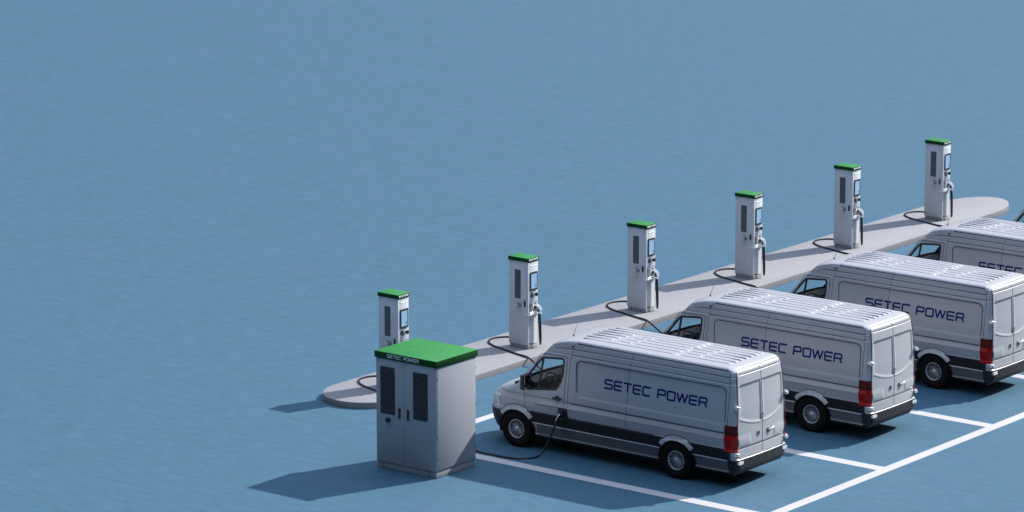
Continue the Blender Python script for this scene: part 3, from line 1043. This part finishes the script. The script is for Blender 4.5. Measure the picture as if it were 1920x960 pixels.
def make_van():
    root = empty('delivery_van')
    for name, mask, mat in (('side_trim', is_trim, M['trim']), ('rear_bumper', is_rb, M['bumper']), ('front_bumper', is_fb, M['bumper'])):
        used[:] |= mask
    dmask = is_door & ~is_trim
    dmask = dmask & ~is_sill
    body = ~is_sill & ~hole & ~dmask & ~is_trim & ~is_rb & ~is_fb & ~is_rdoor & ~is_tail & ~is_head & ~is_grille
    # the body sheet joined with roof ribs, seams, painted crease shade and gutter
    bo = patch('body', body, M['paint'], root, mats=[M['paint'], M['gap'], M['gutter']])
    ex = MB()
    rows = [-0.60, -0.405, -0.21, -0.015, 0.18, 0.375, 0.57]
    for k, y in enumerate(rows):
        segs = [(-2.80 + (0.05 if k in (0, 6) else 0), -0.22), (-0.13, 1.16)]
        if k in (1, 2, 3, 4):
            segs = [(-2.80, -2.16 + .05 * k), (-1.98 + .06 * k, -1.66 + .05 * k), (-1.58 + .05 * k, -0.22 - .05 * (k % 2)), (-0.13, 0.20 + .04 * k), (0.30 + .04 * k, 1.16)]
        for a, b in segs:
            z = roof_z(y)
            nn = 12
            vs, fs = [], []
            for i in range(nn + 1):
                u = a + (b - a) * i / nn
                e = min(1.0, min(u - a, b - u) / 0.05 + 0.25)
                hh = 0.008 * e
                vs += [(u, y - .020, roof_z(y - .020) - .004), (u, y - .017, z + hh), (u, y + .012, z + hh), (u, y + .026, roof_z(y + .026) - .004)]
            for i in range(nn):
                q = 4 * i
                for s_ in range(3):
                    fs.append([q + s_, q + s_ + 1, q + s_ + 5, q + s_ + 4])
            fs += [[0, 1, 2, 3], [4 * nn, 4 * nn + 1, 4 * nn + 2, 4 * nn + 3]]
            ex.add(vs, fs, 0)
    for sgn in (-1, 1):
        mp = side_map(sgn)
        ex.ribbon([(-1.34, .40), (-1.335, 1.3), (-1.275, 2.2), (-1.235, 2.45), (-1.20, 2.56)], .008, mp, -.004, .002, 1)
        ex.ribbon([(-2.935, .40), (-2.925, 1.1), (-2.845, 2.25), (-2.80, 2.45), (-2.76, 2.57)], .009, mp, -.004, .002, 1)
        ex.ribbon([(1.315, .88), (1.325, 1.4), (1.36, 2.2), (1.345, 2.45), (1.30, 2.56)], .010, mp, -.004, .002, 1)
        ex.ribbon([(-4.105, 1.36), (-4.11, 1.52), (-4.16, 1.48)], .02, mp, -.004, .003, 1)
        ex.ribbon([(-3.30, 2.405), (-3.0, 2.425), (-2.0, 2.432), (0, 2.432), (1.34, 2.425)], .011, mp, -.006, .002, 1)  # upper creases: groove shade drawn as dark strips
        ex.ribbon([(-2.83, 2.292), (-1.5, 2.297), (1.35, 2.297)], .011, mp, -.006, .002, 1)
        ex.ribbon(fillet([(-2.66, 1.50), (-2.69, 2.205), (1.27, 2.205), (1.255, 1.46)], .13, 8), .011, mp, -.012, .012, 1)  # recessed panel edge: its shade drawn as a dark strip
        ex.ribbon([(-2.84, 1.208), (-1.0, 1.210), (1.32, 1.212)], .015, mp, -.006, .002, 1)  # belt crease: shade under the fold drawn as a dark strip
        ex.ribbon([(-3.80, 1.045), (-3.5, 1.07), (-3.05, 1.09)], .007, mp, -.004, .002, 1)
        ex.ribbon([(-2.72, 2.572), (-1.0, 2.577), (1.27, 2.572)], .040, mp, -.01, .004, 2)
        ex.ribbon([(-3.95, .878), (-2.9, .878), (-.6, .878)], .010, mp, -.006, .001, 1)
        # thin bright lips
        ex.ribbon([(-3.35, .617), (-2.0, .617), (-.5, .617)], .010, mp, -.004, .004, 0)
        ex.ribbon([(.48, .617), (1.25, .617)], .010, mp, -.004, .004, 0)
    # gutter line round the rear frame, both corners: dark rubber seal beside the doors
    for sgn in (-1, 1):
        ex.ribbon([(sgn * .885, .70), (sgn * .885, 1.4), (sgn * .862, 2.1), (sgn * .84, 2.4), (sgn * .815, 2.53)], .030, rear_map, -.01, .003, 1)
    ex.ribbon([(-.815, 2.53), (-.78, 2.575), (-.4, 2.580), (0, 2.581), (.4, 2.580), (.78, 2.575), (.815, 2.53)], .009, rear_map, -.004, .003, 1)
    e_ob = ex.build('roof_seams_crease_shade', [M['paint'], M['gap'], M['gutter']], None)
    # join into the body mesh
    bm = bmesh.new()
    bm.from_mesh(bo.data)
    nb0 = len(bm.faces)
    n_before = bo.data.vertices.__len__()
    bm.from_mesh(e_ob.data)
    me2 = bpy.data.meshes.new('body')
    bm.to_mesh(me2)
    bm.free()
    for m in (M['paint'], M['gap'], M['gutter']):
        me2.materials.append(m)
    f = FQ[body]
    ids = np.unique(f.reshape(-1))
    nrm = [tuple(a) for a in VN[ids]] + [(0, 0, 0)] * (len(me2.vertices) - n_before)
    me2.normals_split_custom_set_from_vertices(nrm)
    bo.data = me2
    bpy.data.objects.remove(e_ob)

    patch('side_trim', is_trim, M['trim'], root)
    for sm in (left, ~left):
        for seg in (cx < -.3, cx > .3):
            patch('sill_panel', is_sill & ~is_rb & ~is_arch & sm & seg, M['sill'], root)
    rb = patch('rear_bumper', is_rb & ~is_arch, None, root, mats=[M['bumper'], M['paint']],
               midx=[1 if (r and z > .652) else 0 for r, z in zip((rear | corner)[is_rb & ~is_arch], cz[is_rb & ~is_arch])])
    for sgn in (-1, 1):
        lm = MB()
        lm.prism(rrect(-.085, -.035, .085, .035, .02), lambda a, b, h: (1.545 + h - .30 * (abs(a) ** 2) , sgn * (.83 + a), .585 + b), -.05, .052)
        lm.build('reflector', M['lamp'], rb)
    patch('front_bumper', is_fb, M['bumper'], root)
    patch('grille', is_grille, M['trim'], root, .004)
    for sgn in (-1, 1):
        sm = left if sgn < 0 else ~left
        patch('headlight', is_head & sm, M['lamp'], root, .006)
        tm = is_tail & sm
        patch('tail_light', tm, None, root, .010, mats=[M['red'], M['red_dark']], midx=[1 if z > 1.17 else 0 for z in cz[tm]])
        # front door with window, frame, handle
        mp = side_map(sgn)
        door = patch('front_door', dmask & sm, M['paint'], root)
        wf = MB()
        wf.ribbon(WIN, .045, mp, -.012, .004, 0, True)
        wf.ribbon([(-3.60, 2.13), (-3.70, 1.42)], .045, mp, -.02, .003, 0)
        wf.ribbon(DOOR, .011, mp, -.004, .0025, 1, True)
        wf.build('window_frame', [M['black'], M['gap']], door)
        patch('side_window', is_win & sm, M['glass'], door, -.010)
        hd = MB()
        hd.prism([(-3.19 + .062 * math.cos(2 * PI * i / 20), 1.275 + .072 * math.sin(2 * PI * i / 20)) for i in range(20)], mp, -.01, .003)
        hd.prism(rrect(-3.31, 1.258, -3.07, 1.300, .018), mp, 0.0, .035)
        hd.build('handle', M['black'], door)
        # mirror
        mr = MB()
        mr.box((-4.02, sgn * 1.00, 1.40), (-3.90, sgn * 1.26, 1.74), 0, .035, 3)
        mr.prism([(-4.12, 1.40), (-3.86, 1.42), (-3.90, 1.60), (-4.05, 1.56)], mp, -.01, .03, 0)
        mr.box((-4.06, sgn * 0.96, 1.42), (-3.92, sgn * 1.04, 1.50), 0, .015)
        mir = mr.build('wing_mirror', M['black'], root)
        mg = MB()
        mg.prism(rrect(1.03, 1.50, 1.235, 1.715, .03), lambda a, b, h: (-3.90 + h, sgn * a, b), -.004, .004)
        mg.prism(rrect(1.03, 1.425, 1.235, 1.485, .02), lambda a, b, h: (-3.90 + h, sgn * a, b), -.004, .004)
        mg.build('mirror_glass', M['mirror'], mir)
        # rear doors
        rdm = is_rdoor & sm
        rd = patch('rear_door', rdm, M['paint'], root)
        sf = MB()
        if sgn < 0:
            sf.ribbon([(.0, .668), (.0, 1.5), (.0, 2.2), (0, 2.50), (-.012, 2.58)], .013, rear_map, -.004, .003, 0)
        sf.ribbon([(sgn * .03, .668), (sgn * .80, .668), (sgn * .862, .73)], .012, rear_map, -.004, .003, 0)
        sf.ribbon([(sgn * .03, 2.262), (sgn * .70, 2.255), (sgn * .79, 2.22)], .009, rear_map, -.012, .010, 0)  # top of the recess: edge shade drawn as a dark strip
        if sgn > 0:
            sf.ribbon([(.858, .72), (.862, 1.4), (.845, 2.1), (.815, 2.47)], .008, rear_map, -.004, .003, 0)
        sf.ribbon([(sgn * .02, 2.472), (sgn * .80, 2.468)], .008, rear_map, -.012, .008, 0)  # crest and lower crease: groove shade drawn as dark strips
        sf.ribbon([(sgn * .02, .885), (sgn * .86, .885)], .010, rear_map, -.012, .008, 0)
        sf.ribbon([(sgn * y_, 1.352 + .19 * (y_ / .85) ** 2) for y_ in (.03, .15, .3, .45, .6, .72, .79)], .020, rear_map, -.012, .009, 1)
        hx_ = -.16 if sgn < 0 else .20
        lo = MB()
        lo.prism([(hx_ + .052 * math.cos(2 * PI * i / 24), 1.10 + .056 * math.sin(2 * PI * i / 24)) for i in range(24)], rear_map, -.004, .004, 0)
        lo.ribbon([(hx_ + .055 * math.cos(2 * PI * i / 24), 1.10 + .060 * math.sin(2 * PI * i / 24)) for i in range(24)], .010, rear_map, -.004, .008, 1, True, step=.1)
        lo.build('lock', [M['gap'], M['paint']], rd)
        if sgn > 0:
            lk = MB()
            lk.ribbon([(.048 * math.cos(2 * PI * i / 24), 1.46 + .060 * math.sin(2 * PI * i / 24)) for i in range(24)], .012, rear_map, -.004, .005, 0, True, step=.1)
            lk.build('lock_ring', [M['gap'], M['paint']], rd)
            lh = MB()
            lh.tube([rear_map(.22, 1.10, .012), rear_map(.27, 1.105, .040), rear_map(.36, 1.135, .045), rear_map(.40, 1.145, .03)], [.016, .02, .02, .014], 10, 0)
            lh.build('handle', M['paint'], rd)
        sf.build('door_seams_crease_shade', [M['gap'], M['paint']], rd)
        for z in (1.80, .775) if sgn < 0 else (1.78, .80):
            hi = MB()
            hi.box((1.46, sgn * .90, z - .04), (1.555, sgn * (float(hw_z(z)) + .012), z + .045), 0, .012)
            hi.box((1.53, sgn * .86, z - .03), (1.595, sgn * .955, z + .03), 0, .012)
            hi.build('hinge', M['chrome'], rd)
        # wheel arches, one flare over each wheel
        for h in HUBS:
            fl = MB()
            vs, fs = [], []
            nn = 40
            for i in range(nn + 1):
                a = rad(38 + (142 - 38) * i / nn)
                for rr, hh in ((.462, -.10), (.464, .030), (.478, .036), (.525, .024), (.572, .003), (.578, -.006)):
                    vs.append(mp(h + rr * math.cos(a), HUB_Z + rr * math.sin(a) * (0.96), hh))
            for i in range(nn):
                for k in range(5):
                    fs.append([i * 6 + k, i * 6 + k + 1, i * 6 + k + 7, i * 6 + k + 6])
            fs += [[0, 1, 2, 3, 4, 5], [nn * 6 + k for k in range(6)]]
            fl.add(vs, fs, 0, True)
            fl.ribbon([(h + .585 * math.cos(rad(35 + 110 * i / 40)), HUB_Z + .96 * .585 * math.sin(rad(35 + 110 * i / 40))) for i in range(41)],
                      .012, mp, -.004, .003, 1)
            # black lower lip of the wheel opening
            for a0, a1 in ((-12, 39), (141, 192)):
                fl.ribbon([(h + .462 * math.cos(rad(a0 + (a1 - a0) * i / 14)), HUB_Z + .462 * math.sin(rad(a0 + (a1 - a0) * i / 14))) for i in range(15)],
                          .05, mp, -.05, .012, 1)
            fl.build('wheel_arch', [M['paint'], M['trim']], root)
            make_wheel(root, h, sgn)
        lettering('SETEC POWER', -1.92, .77, 1.715, .185, .041,
                  (lambda a, b, h, m=mp: m(a, b, h)) if sgn < 0 else (lambda a, b, h, m=mp: m(-1.15 - a, b, h)),
                  .004, M['blue_letter'], 'lettering', root)
    # charge port with its black surround
    cp = MB()
    mpl = side_map(-1)
    cp.prism(rrect(-3.15, .815, -2.93, 1.085, .015), mpl, -.02, .012, 0)
    cp.prism([(-3.03 + .07 * math.cos(2 * PI * i / 20), .94 + .07 * math.sin(2 * PI * i / 20)) for i in range(20)], mpl, .008, .03, 0)
    cp.build('charge_port', M['black'], root)
    # windscreen
    patch('windscreen', is_screen, M['glass'], root, -.006)
    # cabin lining: the inside of the front shell, dark
    lin = (zlo > .9) & (cx < -2.75) & ~is_win & ~is_screen & ~is_arch
    patch('cabin_lining', lin, M['cabin'], root, -.045, True)
    # underbody, wheel wells, partition, floor
    ub = MB()
    ub.box((-4.72, -.90, .30), (1.45, .90, .345), 0)
    ub.box((-5.02, -.55, .30), (-4.70, .55, .345), 0)
    for h in HUBS:
        for sgn in (-1, 1):
            yy0, yy1 = sgn * .97, sgn * .55
            vs, fs = [], []
            nn = 24
            for i in range(nn + 1):
                a = rad(-15 + 210 * i / nn)
                vs += [(h + .475 * math.cos(a), yy0, HUB_Z + .475 * math.sin(a)), (h + .475 * math.cos(a), yy1, HUB_Z + .475 * math.sin(a))]
            for i in range(nn):
                fs.append([2 * i, 2 * i + 1, 2 * i + 3, 2 * i + 2])
            fs.append([2 * i + 1 for i in range(nn + 1)])
            ub.add(vs, fs, 0)
    ub.cyl((0, -.8, HUB_Z), (0, .8, HUB_Z), .06, 12, 0)
    ub.cyl((HUBS[1], -.8, HUB_Z), (HUBS[1], .8, HUB_Z), .05, 12, 0)
    ub.build('underbody', M['trim'], root)
    cb = MB()
    cb.box((-2.86, -.90, .80), (-2.80, .90, 2.50), 0)
    cb.box((-4.6, -.92, .90), (-2.85, .92, .93), 0)
    cb.build('cabin_partition', M['cabin'], root)
    ds = MB()
    pr = [(-4.42, 1.46), (-4.15, 1.53), (-3.93, 1.555), (-3.84, 1.53), (-3.80, 1.42), (-3.86, 1.25), (-3.98, 1.0), (-4.4, .95)]
    nn = 14
    vs, fs = [], []
    for i in range(nn + 1):
        y = -.91 + 1.82 * i / nn
        b = .05 * math.exp(-((y + .47) / .22) ** 2) - .02 * abs(y)
        vs += [(u, y, z + (b if k in (1, 2, 3) else 0)) for k, (u, z) in enumerate(pr)]
    npz = len(pr)
    for i in range(nn):
        for k in range(npz):
            fs.append([i * npz + k, i * npz + (k + 1) % npz, (i + 1) * npz + (k + 1) % npz, (i + 1) * npz + k])
    fs += [list(range(npz)), [nn * npz + k for k in range(npz)]]
    ds.add(vs, fs, 0, True)
    ds.build('dashboard', M['dash'], root, sharp=50)
    sw = MB()
    c0 = Vector((-3.66, -.47, 1.53))
    ax = Vector((.62, 0, .78)).normalized()
    e1 = Vector((0, 1, 0))
    e2 = ax.cross(e1)
    ringp = [c0 + (e1 * math.cos(2 * PI * i / 36) + e2 * math.sin(2 * PI * i / 36)) * .205 for i in range(37)]
    sw.tube(ringp, .019, 8, 0, False)
    for a in (20, 160, 270):
        sw.tube([c0 - ax * .02, c0 + (e1 * math.cos(rad(a)) + e2 * math.sin(rad(a))) * .2], [.035, .016], 8, 0)
    sw.tube([c0 + ax * .03, c0 - ax * .03, c0 - ax * .34], [.06, .075, .04], 14, 0)
    sw.build('steering_wheel', M['cabin'], root)
    for y in (-.47, .47):
        st = MB()
        st.box((-3.45, y - .25, 1.08), (-2.95, y + .25, 1.24), 0, .05, 3)
        bm_b = MB()
        o0 = len(st.v)
        st.box((-.075, y - .24, 0), (.075, y + .24, .62), 0, .05, 3)
        for q in range(o0, len(st.v)):
            x_, y_, z_ = st.v[q]
            st.v[q] = (-3.07 + x_ + z_ * .16, y_, 1.16 + z_)
        o0 = len(st.v)
        st.box((-.05, y - .13, 0), (.05, y + .13, .2), 0, .04, 3)
        for q in range(o0, len(st.v)):
            x_, y_, z_ = st.v[q]
            st.v[q] = (-2.96 + x_, y_, 1.80 + z_)
        st.box((-3.40, y - .2, .92), (-3.0, y + .2, 1.1), 0, .02)
        st.build('seat', M['seat'], root)
    an = MB()
    an.tube([(-3.17, -.42, 2.585), (-3.165, -.42, 2.62)], [.022, .012], 10)
    an.tube([(-3.165, -.42, 2.615), (-3.06, -.42, 2.90)], [.006, .003], 6)
    an.build('antenna', M['black'], root)
    return root


VANS = [(9.806, -1.838, "silver panel van nearest the camera, whole side visible, black charging cable plugged in"),
        (9.947, 3.199, "silver panel van parked directly behind the nearest van, only its rear wheel showing"),
        (10.05, 8.228, "silver panel van third from the front, its tail just cut by the right border"),
        (10.13, 13.25, "silver panel van fourth from the front, tail half cut off by the right border"),
        (10.20, 18.27, "farthest silver van, only a dark sliver of its pillar showing at right border")]
van0 = make_van()
for k, (x, y, lab) in enumerate(VANS):
    o = van0 if k == 0 else copy_tree(van0)
    o.location = (x, y + .98, 0)
    tag(o, lab, 'van', 'silver delivery vans parked in the bays')


# ------------------------------------------------------------------ charging cables from each station to the van in its bay
CAB_LABEL = [
    "black charging cable running behind green-topped cabinet to the nearest van's side port",
    "black charging cable looping on the island beside the nearest van's windscreen",
    "black charging cable looping on the island just above the nearest van's roof",
    "black charging cable looping on the island above the second van's roof",
    "black charging cable looping on the island above the third van's roof",
    "black charging cable looping on the island at its far rounded end"]
for k in range(6):
    yo = CH_Y[k]
    if k < 5:
        vx, vy = VANS[k][0] - VANS[0][0], VANS[k][1] - VANS[0][1]
    else:
        vx, vy = VANS[4][0] - VANS[0][0] + .07, VANS[4][1] - VANS[0][1] + 5.0
    pts = [(.32, .40, .25), (.28, .50, .20), (.05, .70, .172), (-.30, .79, .17), (-.62, .66, .17), (-.75, .36, .17), (-.64, .04, .17),
           (-.30, -.22, .17), (.22, -.40, .17), (.74, -.56, .17), (1.08, -.66, .176), (1.35, -.79, .135), (1.65, -.94, .06)]
    pts = [(a, b + yo, c) for a, b, c in pts]
    tail = [(1.98, -1.12, .024), (2.7, -1.60, .022), (3.5, -2.15, .022), (4.4, -2.58, .022), (5.11, -2.74, .022), (5.53, -2.745, .022), (5.96, -2.73, .022),
            (6.24, -2.60, .022), (6.39, -2.36, .024), (6.44, -2.14, .09), (6.52, -2.04, .33), (6.63, -2.01, .60), (6.70, -1.99, .76)]
    for i, (a, b, c) in enumerate(tail):
        t = i / (len(tail) - 1)
        pts.append((a + vx * t, b + yo * (1 - t) + vy * t, c))
    cb = MB()
    cb.tube(spline(pts, 8), .023, 10)
    cab = cb.build('charging_cable', M['rubber'])
    tag(cab, CAB_LABEL[k], 'charging cable', 'charging cables lying from stations to vans')
    if k < 5:
        cn = MB()
        px, py = 6.775 + vx, -1.865 + vy
        cn.tube([(px - .085, py - .125, .74), (px - .06, py - .115, .82), (px - .02, py - .10, .90), (px + .005, py - .085, .955)], [.026, .036, .036, .046], 12, 0)
        cn.tube([(px + .002, py - .10, .945), (px + .002, py - .02, .945)], [.05, .058], 16, 0)
        cn.tube([(px - .05, py - .17, .84), (px + .01, py - .155, .95), (px + .02, py - .12, .985)], [.012, .014, .012], 10, 1)
        cn.build('connector', [M['black'], M['chrome']], cab)
